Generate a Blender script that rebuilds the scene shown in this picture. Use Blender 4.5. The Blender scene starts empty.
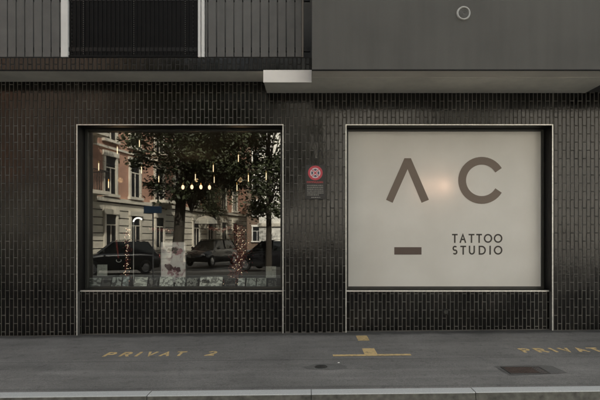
import bpy, math, random
from math import radians as R, sin, cos, pi
from mathutils import Vector, Matrix
random.seed(11)
S = bpy.context.scene
C = S.collection

# ------------------------------------------------------------------ camera
E = 1.55            # eye height
FP, XV, HV, D = 465.0, 310.0, 237.0, 7.5      # focal (px of 600), principal point, distance to wall
cam = bpy.data.objects.new('camera', bpy.data.cameras.new('camera'))
C.objects.link(cam)
cam.location = (0, -D, E)
cam.rotation_euler = (pi/2, 0, 0)
cam.data.sensor_width = 36
cam.data.lens = FP/600*36
cam.data.shift_x = -(XV-300)/600
cam.data.shift_y = (HV-200)/600
cam.data.clip_end = 500
S.camera = cam

# ------------------------------------------------------------------ sky, sun, exposure
SUN_EL, SUN_AZ = 45, 16          # azimuth measured from +Y towards +X
w = bpy.data.worlds.new('World'); S.world = w; w.use_nodes = True
nt = w.node_tree; bg = nt.nodes['Background']
sky = nt.nodes.new('ShaderNodeTexSky'); sky.sky_type = 'NISHITA'; sky.sun_disc = False
sky.sun_elevation = R(SUN_EL); sky.sun_rotation = R(SUN_AZ)
sky.air_density = 1.0; sky.dust_density = 4.0; sky.ozone_density = 0.6
hs = nt.nodes.new('ShaderNodeHueSaturation'); hs.inputs['Saturation'].default_value = .3      # hazy, almost white sky
wm = nt.nodes.new('ShaderNodeMix'); wm.data_type = 'RGBA'; wm.blend_type = 'MULTIPLY'; wm.inputs[0].default_value = 1
wm.inputs[7].default_value = (1.0, .985, .925, 1)
nt.links.new(sky.outputs[0], hs.inputs['Color']); nt.links.new(hs.outputs[0], wm.inputs[6]); nt.links.new(wm.outputs[2], bg.inputs[0]); bg.inputs[1].default_value = 0.15
sl = bpy.data.lights.new('sun', 'SUN'); sl.energy = 3.6; sl.angle = R(0.5); sl.color = (1, .93, .82)
so = bpy.data.objects.new('sun', sl); C.objects.link(so)
sd = Vector((sin(R(SUN_AZ))*cos(R(SUN_EL)), cos(R(SUN_AZ))*cos(R(SUN_EL)), sin(R(SUN_EL))))
so.rotation_euler = sd.to_track_quat('Z', 'Y').to_euler(); so.location = (0, 10, 40)
S.view_settings.view_transform = 'Standard'; S.view_settings.look = 'None'
S.view_settings.gamma = 1; S.view_settings.exposure = 1.66
S.view_settings.use_curve_mapping = False

# ------------------------------------------------------------------ helpers
class MB:
    def __init__(s): s.v = []; s.f = []; s.mi = []
    def add(s, vs, fs, mi=0):
        o = len(s.v); s.v += [tuple(p) for p in vs]
        s.f += [tuple(i+o for i in f) for f in fs]; s.mi += [mi]*len(fs)
    def box(s, a, b, mi=0):
        x0, y0, z0 = a; x1, y1, z1 = b
        s.add([(x0,y0,z0),(x1,y0,z0),(x1,y1,z0),(x0,y1,z0),(x0,y0,z1),(x1,y0,z1),(x1,y1,z1),(x0,y1,z1)],
              [(0,3,2,1),(4,5,6,7),(0,1,5,4),(1,2,6,5),(2,3,7,6),(3,0,4,7)], mi)
    def bbox(s, a, b, c=.004, mi=0):
        """box with chamfered edges"""
        x0,y0,z0 = a; x1,y1,z1 = b
        vs = []; idx = {}
        for ix, X in ((0,(x0,x0+c)),(1,(x1,x1-c))):
            for iy, Y in ((0,(y0,y0+c)),(1,(y1,y1-c))):
                for iz, Z in ((0,(z0,z0+c)),(1,(z1,z1-c))):
                    for ax in range(3):
                        p = [X[1], Y[1], Z[1]]; p[ax] = (X,Y,Z)[ax][0]
                        idx[(ix,iy,iz,ax)] = len(vs); vs.append(p)
        fs = []
        for ax in range(3):
            u, v = [k for k in range(3) if k != ax]
            for sgn in (0,1):
                q = []
                for (a_, b_) in ((0,0),(1,0),(1,1),(0,1)):
                    k = [0,0,0]; k[ax] = sgn; k[u] = a_; k[v] = b_
                    q.append(idx[(*k, ax)])
                fs.append(q)
        for ax in range(3):
            u, v = [k for k in range(3) if k != ax]
            for a_ in (0,1):
                for b_ in (0,1):
                    k0 = [0,0,0]; k0[u] = a_; k0[v] = b_; k1 = k0[:]; k1[ax] = 1
                    fs.append([idx[(*k0,u)], idx[(*k1,u)], idx[(*k1,v)], idx[(*k0,v)]])
        for ix in (0,1):
            for iy in (0,1):
                for iz in (0,1):
                    fs.append([idx[(ix,iy,iz,0)], idx[(ix,iy,iz,1)], idx[(ix,iy,iz,2)]])
        s.add(vs, fs, mi)
    def tube(s, p0, p1, r0, r1=None, n=10, mi=0, cap=True):
        p0 = Vector(p0); p1 = Vector(p1); r1 = r0 if r1 is None else r1
        d = (p1-p0).normalized(); a = d.orthogonal().normalized(); b = d.cross(a)
        vs = []
        for p, r in ((p0,r0),(p1,r1)):
            for k in range(n):
                t = 2*pi*k/n; vs.append(p + a*cos(t)*r + b*sin(t)*r)
        fs = [(k, (k+1)%n, n+(k+1)%n, n+k) for k in range(n)]
        if cap: fs += [tuple(range(n))[::-1], tuple(range(n, 2*n))]
        s.add(vs, fs, mi)
    def path(s, pts, r, n=8, mi=0):
        for i in range(len(pts)-1):
            ra = r[i] if isinstance(r, (list, tuple)) else r
            rb = r[i+1] if isinstance(r, (list, tuple)) else r
            s.tube(pts[i], pts[i+1], ra, rb, n, mi)
    def ball(s, c, r, n=10, m=6, sc=(1,1,1), mi=0):
        vs = []; fs = []
        for j in range(m+1):
            ph = pi*j/m
            for k in range(n):
                t = 2*pi*k/n
                vs.append((c[0]+r*sc[0]*sin(ph)*cos(t), c[1]+r*sc[1]*sin(ph)*sin(t), c[2]+r*sc[2]*cos(ph)))
        for j in range(m):
            for k in range(n):
                fs.append((j*n+k, (j+1)*n+k, (j+1)*n+(k+1)%n, j*n+(k+1)%n))
        s.add(vs, fs, mi)
    def lathe(s, c, prof, n=24, mi=0, axis='z'):
        vs = []; fs = []
        for (r, h) in prof:
            for k in range(n):
                t = 2*pi*k/n
                if axis == 'z': vs.append((c[0]+r*cos(t), c[1]+r*sin(t), c[2]+h))
                else: vs.append((c[0]+r*cos(t), c[1]+h, c[2]+r*sin(t)))
        for j in range(len(prof)-1):
            for k in range(n):
                fs.append((j*n+k, j*n+(k+1)%n, (j+1)*n+(k+1)%n, (j+1)*n+k))
        s.add(vs, fs, mi)
    def build(s, name, mats, parent=None, smooth=False, fix=True, **tags):
        me = bpy.data.meshes.new(name); me.from_pydata(s.v, [], s.f)
        if not isinstance(mats, (list, tuple)): mats = [mats]
        for m in mats: me.materials.append(m)
        for p, i in zip(me.polygons, s.mi): p.material_index = i; p.use_smooth = smooth
        if fix:
            import bmesh
            bm = bmesh.new(); bm.from_mesh(me)
            if smooth: bmesh.ops.remove_doubles(bm, verts=bm.verts, dist=1e-5)
            bmesh.ops.recalc_face_normals(bm, faces=bm.faces); bm.to_mesh(me); bm.free()
        o = bpy.data.objects.new(name, me); C.objects.link(o)
        if parent is not None: o.parent = parent
        tag(o, **tags); return o

def tag(o, label=None, cat=None, group=None, kind=None):
    if label: o['label'] = label
    if cat: o['category'] = cat
    if group: o['group'] = group
    if kind: o['kind'] = kind
    return o
def empty(name, loc=(0,0,0), rz=0, **tags):
    o = bpy.data.objects.new(name, None); C.objects.link(o)
    o.location = loc; o.rotation_euler = (0,0,rz); o.empty_display_size = .1
    return tag(o, **tags)
def copy_tree(o, parent=None):
    c = o.copy(); C.objects.link(c)
    if parent is not None: c.parent = parent
    for ch in list(o.children): copy_tree(ch, c)
    return c

def stroke_poly(pts, wd, closed=False):
    """flat ribbon around a 2-D polyline; returns verts, quads"""
    n = len(pts); L = []; Rr = []
    for i in range(n):
        p = Vector(pts[i])
        a = Vector(pts[(i-1) % n]) if (i > 0 or closed) else None
        b = Vector(pts[(i+1) % n]) if (i < n-1 or closed) else None
        d0 = (p-a).normalized() if a is not None else None
        d1 = (b-p).normalized() if b is not None else None
        if d0 is None: d0 = d1
        if d1 is None: d1 = d0
        n0 = Vector((-d0.y, d0.x)); n1 = Vector((-d1.y, d1.x))
        m = (n0+n1)
        m = m.normalized() if m.length > 1e-6 else n0
        k = wd/2/max(.45, m.dot(n0))
        L.append(p+m*k); Rr.append(p-m*k)
    vs = L+Rr; fs = []
    for i in range(n if closed else n-1):
        j = (i+1) % n
        fs.append((i, j, n+j, n+i))
    return vs, fs
def arc(cx, cy, rx, ry, a0, a1, n=14):
    return [(cx+rx*cos(R(a0+(a1-a0)*k/n)), cy+ry*sin(R(a0+(a1-a0)*k/n))) for k in range(n+1)]
GL = {   # glyph strokes in a unit box: list of (points, closed)
 'T': [([(0,1),(1,1)],0),([(.5,1),(.5,0)],0)],
 'A': [([(0,0),(.5,1.0),(1,0)],0),([(.2,.36),(.8,.36)],0)],
 'O': [(arc(.5,.5,.5,.5,0,340,17),1)],
 'S': [(arc(.5,.74,.44,.26,35,270,12)+arc(.5,.26,.46,.26,90,-145,12)[1:],0)],
 'U': [([(0,1),(0,.35)]+arc(.5,.35,.5,.35,180,360,12)[1:]+[(1,1)],0)],
 'D': [([(0,0),(0,1),(.4,1)]+arc(.4,.5,.6,.5,90,-90,12)[1:],1)],
 'I': [([(.5,0),(.5,1)],0)],
 'P': [([(0,0),(0,1),(.6,1)]+arc(.6,.74,.4,.26,90,-90,8)[1:]+[(0,.48)],0)],
 'R': [([(0,0),(0,1),(.6,1)]+arc(.6,.74,.4,.26,90,-90,8)[1:]+[(0,.48)],0),([(.5,.48),(1,0)],0)],
 'V': [([(0,1),(.5,0),(1,1)],0)],
 '2': [(arc(.5,.72,.48,.28,160,-40,10)+[(0,0),(1,0)],0)],
}
def glyph(mb, ch, x0, x1, z0, z1, wd, fn, inset=True):
    """letter strokes inside the box x0..x1, z0..z1; fn maps (x, z) to 3-D front point; extruded by fn's second arg"""
    h = wd/2
    ax0, ax1, az0, az1 = (x0+h, x1-h, z0+h, z1-h) if inset else (x0, x1, z0, z1)
    for k, (pts, cl) in enumerate(GL[ch]):
        P = []
        for (u, v) in pts:
            zz = az0+v*(az1-az0)
            P.append((ax0+u*(ax1-ax0), zz))
        if not cl and inset:           # run straight ends out to the box edge
            for e, q in ((0,1),(-1,-2)):
                d = (Vector(P[e])-Vector(P[q])).normalized()*h
                if ch not in 'S2' : P[e] = (P[e][0]+d.x, P[e][1]+d.y)
        vs, fs = stroke_poly(P, wd, cl)
        n = len(vs); lift = .0004*k
        V3 = [fn(p[0], p[1], 1+lift) for p in vs]+[fn(p[0], p[1], 0) for p in vs]
        F = list(fs)
        half = n//2
        for f in fs:
            a, b, c_, d_ = f
            F.append((a, b, b+n, a+n)); F.append((d_, c_, c_+n, d_+n))
        if not cl:
            F.append((0, half, half+n, n)); F.append((half-1, n-1, n-1+n, half-1+n))
        mb.add(V3, F)

# ------------------------------------------------------------------ materials
def mat(name, col=(.5,.5,.5), rough=.6, metal=0, spec=.5, emit=None, estr=0, noise=None, bump=None, coat=0):
    """noise=(scale, amount, detail) varies the colour; bump=(scale, strength, distance)"""
    m = bpy.data.materials.new(name); m.use_nodes = True
    n = m.node_tree.nodes; l = m.node_tree.links; b = n['Principled BSDF']
    b.inputs['Base Color'].default_value = (*col, 1); b.inputs['Roughness'].default_value = rough
    b.inputs['Metallic'].default_value = metal; b.inputs['Specular IOR Level'].default_value = spec
    if coat: b.inputs['Coat Weight'].default_value = coat
    if emit: b.inputs['Emission Color'].default_value = (*emit, 1); b.inputs['Emission Strength'].default_value = estr
    tc = n.new('ShaderNodeTexCoord')
    if noise:
        sc, am, de = noise
        t = n.new('ShaderNodeTexNoise'); t.inputs['Scale'].default_value = sc; t.inputs['Detail'].default_value = de
        l.new(tc.outputs['Object'], t.inputs['Vector'])
        r = n.new('ShaderNodeMapRange'); r.inputs[1].default_value = .25; r.inputs[2].default_value = .75
        r.inputs[3].default_value = 1-am; r.inputs[4].default_value = 1+am
        l.new(t.outputs[0], r.inputs[0])
        mx = n.new('ShaderNodeVectorMath'); mx.operation = 'SCALE'; mx.inputs[0].default_value = col
        l.new(r.outputs[0], mx.inputs['Scale']); l.new(mx.outputs[0], b.inputs['Base Color'])
    if bump:
        sc, st, di = bump
        t = n.new('ShaderNodeTexNoise'); t.inputs['Scale'].default_value = sc; t.inputs['Detail'].default_value = 6
        l.new(tc.outputs['Object'], t.inputs['Vector'])
        bp = n.new('ShaderNodeBump'); bp.inputs['Strength'].default_value = st; bp.inputs['Distance'].default_value = di
        l.new(t.outputs[0], bp.inputs['Height']); l.new(bp.outputs[0], b.inputs['Normal'])
    return m

M = {}
def tile_mat():
    m = mat('black glazed tile', (.016,.015,.013), .22)
    n = m.node_tree.nodes; l = m.node_tree.links; b = n['Principled BSDF']
    tc = n.new('ShaderNodeTexCoord'); at = n.new('ShaderNodeAttribute'); at.attribute_name = 'tile_rand'
    ns = n.new('ShaderNodeTexNoise'); ns.inputs['Scale'].default_value = 2.2; ns.inputs['Detail'].default_value = 7
    l.new(tc.outputs['Object'], ns.inputs['Vector'])
    # per tile tone plus weathering
    a = n.new('ShaderNodeMath'); a.operation = 'MULTIPLY_ADD'; a.inputs[1].default_value = .9; a.inputs[2].default_value = .35
    l.new(at.outputs['Fac'], a.inputs[0])
    a2 = n.new('ShaderNodeMath'); a2.operation = 'MULTIPLY_ADD'; a2.inputs[1].default_value = .9
    l.new(ns.outputs[0], a2.inputs[0]); l.new(a.outputs[0], a2.inputs[2])
    mx = n.new('ShaderNodeVectorMath'); mx.operation = 'SCALE'; mx.inputs[0].default_value = (.0035,.0032,.0026); b.inputs['Specular IOR Level'].default_value = .42
    l.new(a2.outputs[0], mx.inputs['Scale']); l.new(mx.outputs[0], b.inputs['Base Color'])
    rr = n.new('ShaderNodeMapRange'); rr.inputs[1].default_value = .3; rr.inputs[2].default_value = .7
    rr.inputs[3].default_value = .09; rr.inputs[4].default_value = .24
    l.new(ns.outputs[0], rr.inputs[0]); l.new(rr.outputs[0], b.inputs['Roughness'])
    n2 = n.new('ShaderNodeTexNoise'); n2.inputs['Scale'].default_value = 30; n2.inputs['Detail'].default_value = 3
    l.new(tc.outputs['Object'], n2.inputs['Vector'])
    bp = n.new('ShaderNodeBump'); bp.inputs['Strength'].default_value = .25; bp.inputs['Distance'].default_value = .004
    l.new(n2.outputs[0], bp.inputs['Height']); l.new(bp.outputs[0], b.inputs['Normal'])
    return m
M['tile'] = tile_mat()
M['grout'] = mat('grout', (.09,.087,.079), .85, noise=(2.3,.65,8), bump=(220,.4,.002)); M['grout2'] = mat('dark grout', (.025,.024,.022), .85, noise=(7,.4,5))
M['steel'] = mat('steel edging', (.62,.61,.57), .38, metal=.55, noise=(25,.2,3))
M['black'] = mat('black painted metal', (.007,.007,.007), .45, spec=.25, noise=(9,.3,3))
M['frame'] = mat('window frame', (.025,.026,.022), .45, noise=(9,.2,3))
M['soffit'] = mat('soffit paint', (.72,.70,.62), .8, noise=(1.4,.14,6), bump=(120,.25,.002))
M['fascia'] = mat('white fascia', (.8,.78,.74), .5, noise=(3,.05,5))
M['render'] = mat('grey render', (.1,.098,.09), .9, noise=(1.1,.13,8), bump=(240,1.0,.006))
def streaks(m, amt):
    n = m.node_tree.nodes; l = m.node_tree.links; b = n['Principled BSDF']; src = b.inputs['Base Color'].links[0].from_socket
    tc = n.new('ShaderNodeTexCoord'); mp = n.new('ShaderNodeMapping'); mp.inputs['Scale'].default_value = (5, 5, .35); l.new(tc.outputs['Object'], mp.inputs[0])
    t = n.new('ShaderNodeTexNoise'); t.inputs['Scale'].default_value = 1.5; t.inputs['Detail'].default_value = 7; l.new(mp.outputs[0], t.inputs[0])
    r = n.new('ShaderNodeMapRange'); r.inputs[1].default_value = .35; r.inputs[2].default_value = .7; r.inputs[3].default_value = 1+amt*.4; r.inputs[4].default_value = 1-amt; l.new(t.outputs[0], r.inputs[0])
    v = n.new('ShaderNodeVectorMath'); v.operation = 'SCALE'; l.new(src, v.inputs[0]); l.new(r.outputs[0], v.inputs['Scale']); l.new(v.outputs[0], b.inputs['Base Color'])
streaks(M['render'], .07); streaks(M['soffit'], .06)
M['board'] = mat('grey railing board', (.098,.097,.092), .7, noise=(5,.15,5), bump=(160,.2,.002))
streaks(M['board'], .12)
M['post'] = mat('pale post', (.62,.62,.6), .5, noise=(6,.06,4))
M['screen'] = mat('dark screen', (.004,.004,.004), .6, spec=.15, noise=(6,.3,3))
M['rivet'] = mat('rivet', (.1,.1,.09), .4, metal=.6)
M['brown'] = mat('brown vinyl', (.16,.122,.094), .55)
M['dark'] = mat('dark interior paint', (.03,.028,.026), .85, noise=(1,.2,3))
M['floorwood'] = mat('interior floor', (.05,.038,.03), .5, noise=(4,.3,5))
M['white'] = mat('white paint', (.72,.71,.68), .6, noise=(4,.08,5))
M['yellow'] = None

def asphalt(name, base, seam=False):
    m = mat(name, base, .85)
    n = m.node_tree.nodes; l = m.node_tree.links; b = n['Principled BSDF']
    tc = n.new('ShaderNodeTexCoord'); P = tc.outputs['Object']
    def noise(sc, de, ro=.6, vec=P, dist=0):
        t = n.new('ShaderNodeTexNoise'); t.inputs['Scale'].default_value = sc; t.inputs['Detail'].default_value = de
        t.inputs['Roughness'].default_value = ro; t.inputs['Distortion'].default_value = dist
        l.new(vec, t.inputs['Vector']); return t.outputs[0]
    def mr(x, a, b_, c, d):
        r = n.new('ShaderNodeMapRange'); r.inputs[1].default_value = a; r.inputs[2].default_value = b_
        r.inputs[3].default_value = c; r.inputs[4].default_value = d; l.new(x, r.inputs[0]); return r.outputs[0]
    def mul(x, y):
        q = n.new('ShaderNodeMath'); q.operation = 'MULTIPLY'; l.new(x, q.inputs[0]); l.new(y, q.inputs[1]); return q.outputs[0]
    mp = n.new('ShaderNodeMapping'); mp.inputs['Scale'].default_value = (.35, 2.2, 1); l.new(P, mp.inputs[0])
    f = mul(mr(noise(.9, 6), .3, .7, .78, 1.2), mr(noise(150, 4, .8), .3, .7, .35, 1.8))
    f = mul(f, mr(noise(45, 6, .7), .3, .7, .8, 1.22))
    f = mul(f, mr(noise(1.6, 7, .65, mp.outputs[0], .6), .42, .7, 1.06, .8))     # long stains
    f = mul(f, mr(noise(9, 5), .56, .72, 1.0, .68))                             # gum, oil spots
    if seam:
        sp = n.new('ShaderNodeSeparateXYZ'); l.new(P, sp.inputs[0])
        def line(y0, wd, dk, amp=.05, sc=1.2):
            w_ = n.new('ShaderNodeMath'); w_.operation = 'MULTIPLY_ADD'; w_.inputs[1].default_value = amp
            l.new(noise(sc, 6), w_.inputs[0]); l.new(sp.outputs[1], w_.inputs[2])
            s_ = n.new('ShaderNodeMath'); s_.operation = 'SUBTRACT'; s_.inputs[1].default_value = y0+amp/2; l.new(w_.outputs[0], s_.inputs[0])
            a_ = n.new('ShaderNodeMath'); a_.operation = 'ABSOLUTE'; l.new(s_.outputs[0], a_.inputs[0])
            return mr(a_.outputs[0], wd*.3, wd, dk, 1)
        f = mul(f, line(-1.62, .02, .72, .06))
        f = mul(f, line(-2.70, .05, .78, .05))
        f = mul(f, line(-.03, .22, .38, .30, 4)); f = mul(f, line(-.55, .012, .8, .5, .7)); f = mul(f, line(-2.1, .10, 1.16, .9, .35)); f = mul(f, line(-2.35, .06, 1.14, 1.1, .3))       # dirt strip against the wall, then a thin dark line and two pale streaks
    mx = n.new('ShaderNodeVectorMath'); mx.operation = 'SCALE'; mx.inputs[0].default_value = base
    l.new(f, mx.inputs['Scale']); l.new(mx.outputs[0], b.inputs['Base Color'])
    bp = n.new('ShaderNodeBump'); bp.inputs['Strength'].default_value = .6; bp.inputs['Distance'].default_value = .004
    l.new(noise(260, 4), bp.inputs['Height']); l.new(bp.outputs[0], b.inputs['Normal'])
    return m
M['pave'] = asphalt('pavement asphalt', (.138,.134,.125), True)
M['patch'] = asphalt('patched asphalt', (.09,.087,.081))
M['road'] = asphalt('road asphalt', (.07,.07,.07))
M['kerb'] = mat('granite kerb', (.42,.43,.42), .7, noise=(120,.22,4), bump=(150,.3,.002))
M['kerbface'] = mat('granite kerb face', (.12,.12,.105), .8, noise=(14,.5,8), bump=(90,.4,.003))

def paint_mat():
    m = mat('worn yellow paint', (.5,.33,.09), .7)
    n = m.node_tree.nodes; l = m.node_tree.links; b = n['Principled BSDF']
    tc = n.new('ShaderNodeTexCoord'); t = n.new('ShaderNodeTexNoise'); t.inputs['Scale'].default_value = 19; t.inputs['Detail'].default_value = 12; t.inputs['Roughness'].default_value = .75
    l.new(tc.outputs['Object'], t.inputs['Vector'])
    cr = n.new('ShaderNodeValToRGB'); cr.color_ramp.elements[0].position = .36; cr.color_ramp.elements[1].position = .5
    cr.color_ramp.elements[0].color = (.22,.18,.11,1); cr.color_ramp.elements[1].color = (.56,.41,.19,1)
    l.new(t.outputs[0], cr.inputs[0]); l.new(cr.outputs[0], b.inputs['Base Color'])
    return m
M['yellow'] = paint_mat()

def glass_mat():
    m = bpy.data.materials.new('shop window glass'); m.use_nodes = True
    n = m.node_tree.nodes; l = m.node_tree.links; n.clear()
    out = n.new('ShaderNodeOutputMaterial'); mx = n.new('ShaderNodeMixShader')
    tr = n.new('ShaderNodeBsdfTransparent'); tr.inputs[0].default_value = (.92,.94,.92,1)
    gl = n.new('ShaderNodeBsdfGlossy'); gl.inputs['Roughness'].default_value = 0.0; gl.inputs[0].default_value = (.95,.95,.93,1)
    lw = n.new('ShaderNodeLayerWeight'); lw.inputs[0].default_value = .5
    pw = n.new('ShaderNodeMath'); pw.operation = 'POWER'; pw.inputs[1].default_value = 5; l.new(lw.outputs['Facing'], pw.inputs[0])
    ma = n.new('ShaderNodeMath'); ma.operation = 'MULTIPLY_ADD'; ma.inputs[1].default_value = .85; ma.inputs[2].default_value = .125; l.new(pw.outputs[0], ma.inputs[0])
    l.new(ma.outputs[0], mx.inputs[0]); l.new(tr.outputs[0], mx.inputs[1]); l.new(gl.outputs[0], mx.inputs[2])
    l.new(mx.outputs[0], out.inputs[0]); return m
M['glass'] = glass_mat()
def film_mat():
    m = bpy.data.materials.new('frosted film'); m.use_nodes = True
    n = m.node_tree.nodes; l = m.node_tree.links; n.clear()
    out = n.new('ShaderNodeOutputMaterial'); mx = n.new('ShaderNodeMixShader'); mx.inputs[0].default_value = .2
    di = n.new('ShaderNodeBsdfDiffuse'); tl = n.new('ShaderNodeBsdfTranslucent')
    tc = n.new('ShaderNodeTexCoord'); t = n.new('ShaderNodeTexNoise'); t.inputs['Scale'].default_value = 1.3; t.inputs['Detail'].default_value = 7
    l.new(tc.outputs['Object'], t.inputs['Vector'])
    cr = n.new('ShaderNodeValToRGB'); cr.color_ramp.elements[0].position = .3; cr.color_ramp.elements[1].position = .72
    cr.color_ramp.elements[0].color = (.69,.675,.62,1); cr.color_ramp.elements[1].color = (.8,.787,.735,1)
    l.new(t.outputs[0], cr.inputs[0]); l.new(cr.outputs[0], di.inputs[0])
    tl.inputs[0].default_value = (.8,.72,.6,1)
    l.new(di.outputs[0], mx.inputs[1]); l.new(tl.outputs[0], mx.inputs[2])
    gl = n.new('ShaderNodeBsdfGlossy'); gl.inputs['Roughness'].default_value = .25
    fr = n.new('ShaderNodeFresnel'); fr.inputs[0].default_value = 1.4
    m2 = n.new('ShaderNodeMixShader'); l.new(fr.outputs[0], m2.inputs[0]); l.new(mx.outputs[0], m2.inputs[1]); l.new(gl.outputs[0], m2.inputs[2])
    l.new(m2.outputs[0], out.inputs[0]); return m
M['film'] = film_mat()

# ------------------------------------------------------------------ pixel -> place
SL = .0105           # the street climbs gently to the right
def G(x, y):         # ground point
    d = FP*E/((y-HV)+SL*(x-XV)); X = (x-XV)/FP*d
    return Vector((X, d-D, SL*X))
def P(x, y, Y):      # point at depth Y
    d = Y+D; return Vector(((x-XV)/FP*d, Y, E+(HV-y)/FP*d))
def gz(X): return SL*X

# ------------------------------------------------------------------ ground
KY = -2.775          # wall-side edge of the kerb stones
def sheet(name, x0, x1, y0, y1, dz, m, **k):
    mb = MB(); nx = 12
    vs = []; fs = []
    for i in range(nx+1):
        X = x0+(x1-x0)*i/nx
        vs += [(X, y0, gz(X)+dz), (X, y1, gz(X)+dz)]
    for i in range(nx): fs.append((2*i, 2*i+2, 2*i+3, 2*i+1))
    mb.add(vs, fs); return mb.build(name, m, **k)
sheet('pavement', -60, 60, KY, .06, 0, M['pave'], kind='structure')
sheet('ground', -250, 250, -400, 60, -.16, M['road'], kind='structure')
sheet('road', -60, 60, -11.0, KY-.2, -.12, M['road'], kind='structure')
# kerb : stones with joints
mb = MB(); random.seed(3)
joints = [-60]
xs = -7.05
kx = G(330, 389.5)
stones = []
x = -14.0
x = G(152, 391).x - 1.62*8
while x < 14: stones.append((x, x+1.62)); x += 1.62
for (a, b) in stones:
    a += .003; b -= .003; j = random.uniform(-.0015, .0015)
    y1 = KY; y0 = KY-.142; za, zb = gz(a)+j+.002, gz(b)+j+.002; c = .008
    vs = []
    for X, z in ((a, za), (b, zb)):
        vs += [(X, y1, z-.13), (X, y1, z), (X, y0+c, z), (X, y0, z-c), (X, y0-.012, z-.135)]
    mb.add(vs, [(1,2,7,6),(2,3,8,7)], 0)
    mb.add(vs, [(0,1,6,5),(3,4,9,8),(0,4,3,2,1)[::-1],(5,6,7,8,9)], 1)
for a, b in ((-60, stones[0][0]), (stones[-1][1], 60)):
    mb.add([(a,KY,gz(a)),(b,KY,gz(b)),(b,KY-.142,gz(b)),(a,KY-.142,gz(a)),(b,KY-.155,gz(b)-.13),(a,KY-.155,gz(a)-.13)], [(0,1,2,3),(3,2,4,5)])
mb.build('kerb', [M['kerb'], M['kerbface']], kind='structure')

# far side of the street
sheet('far_pavement', -60, 60, -13.5, -11.0, -.02, M['patch'], kind='structure')
mb = MB(); mb.box((-60,-11.02,-.8),(60,-10.9,-.02)); mb.build('far_kerb', M['kerb'], kind='structure')

# ------------------------------------------------------------------ the studio building
bld = empty('tattoo_studio_building', (0,0,0), label='black tiled shop building with two wide windows, grey balcony and grey bay above', cat='building')

TP, TR, JT = .0655, .266, .0115
def tiles(mb, x0, x1, z0, z1, Y, rnd, zphase=.0, base=None):
    """vertical glazed tiles clipped to a rectangle; base(X) gives the lower limit"""
    c0 = math.floor(x0/TP)-1; c1 = math.ceil(x1/TP)+1
    for c in range(c0, c1):
        a = c*TP+JT/2; b = (c+1)*TP-JT/2
        a = max(a, x0+.003); b = min(b, x1-.003)
        if b-a < .012: continue
        zb = z0 if base is None else base((a+b)/2)
        off = (c % 2)*TR/2+zphase
        for r in range(-2, 20):
            p = r*TR+off+JT/2; q = p+TR-JT
            p = max(p, zb+.002); q = min(q, z1-.003)
            if q-p < .015: continue
            ch = .0035; h = .0055
            tx, tz, ty = random.gauss(0,.0065), random.gauss(0,.003), random.gauss(0,.0004)
            def pt(X, Z, dep):
                return (X, Y-dep+(X-(a+b)/2)*tx+(Z-(p+q)/2)*tz+ty, Z)
            vs = [pt(a,p,0),pt(b,p,0),pt(b,q,0),pt(a,q,0)]+[pt(a+ch,p+ch,h),pt(b-ch,p+ch,h),pt(b-ch,q-ch,h),pt(a+ch,q-ch,h)]
            mb.add(vs, [(4,5,6,7),(0,1,5,4),(1,2,6,5),(2,3,7,6),(3,0,4,7)])
            rnd += [random.random()]*5
def tiled(name, rects, parent, Y=0, thick=.2, base=True, zphase=.02):
    g = MB()
    for (x0,x1,z0,z1) in rects:
        if base and z0 < .2:
            g.add([(x0,Y,gz(x0)-.05),(x1,Y,gz(x1)-.05),(x1,Y,z1),(x0,Y,z1),(x0,Y+thick,gz(x0)-.05),(x1,Y+thick,gz(x1)-.05),(x1,Y+thick,z1),(x0,Y+thick,z1)],
                  [(0,1,2,3),(5,4,7,6),(1,5,6,2),(4,0,3,7),(3,2,6,7)])
        else: g.box((x0,Y,z0),(x1,Y+thick,z1))
    o = g.build(name, M['grout'], parent)
    t = MB(); rnd = []
    for (x0,x1,z0,z1) in rects:
        tiles(t, x0, x1, z0, z1, Y, rnd, zphase, (lambda X: gz(X)+.006) if (base and z0 < .2) else None)
    to = t.build('tile_facing', M['tile'], o, fix=False)
    at = to.data.attributes.new('tile_rand', 'FLOAT', 'FACE'); at.data.foreach_set('value', rnd)
    return o

WX0, WX1 = (77-XV)/62, (283-XV)/62          # left opening
VX0, VX1 = (346-XV)/62, (552.5-XV)/62       # right opening
WT = E+(HV-124.8)/62; WB = .667
TOPZ = 4.06
tiled('tiled_wall', [(-9.5,WX0,0,TOPZ),(WX1,VX0,0,TOPZ),(VX1,9.5,0,TOPZ),(WX0,WX1,WT,TOPZ),(VX0,VX1,WT,TOPZ)], bld)
GY = .26
for nm, a, b in (('w', WX0, WX1), ('v', VX0, VX1)):
    tiled('apron_wall', [(a+.001,b-.001,0,WB-.004)], bld, Y=.095, thick=.16, zphase=.09)
# inner backing of reveals
# wall ends of the building far left and right (plain dark)
for q0, q1 in ((-30,-9.5),(9.5,30)):
    mb = MB(); mb.box((q0,.012,-.6),(q1,.3,TOPZ)); mb.build('outer_wall', M['dark'], bld)

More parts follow.
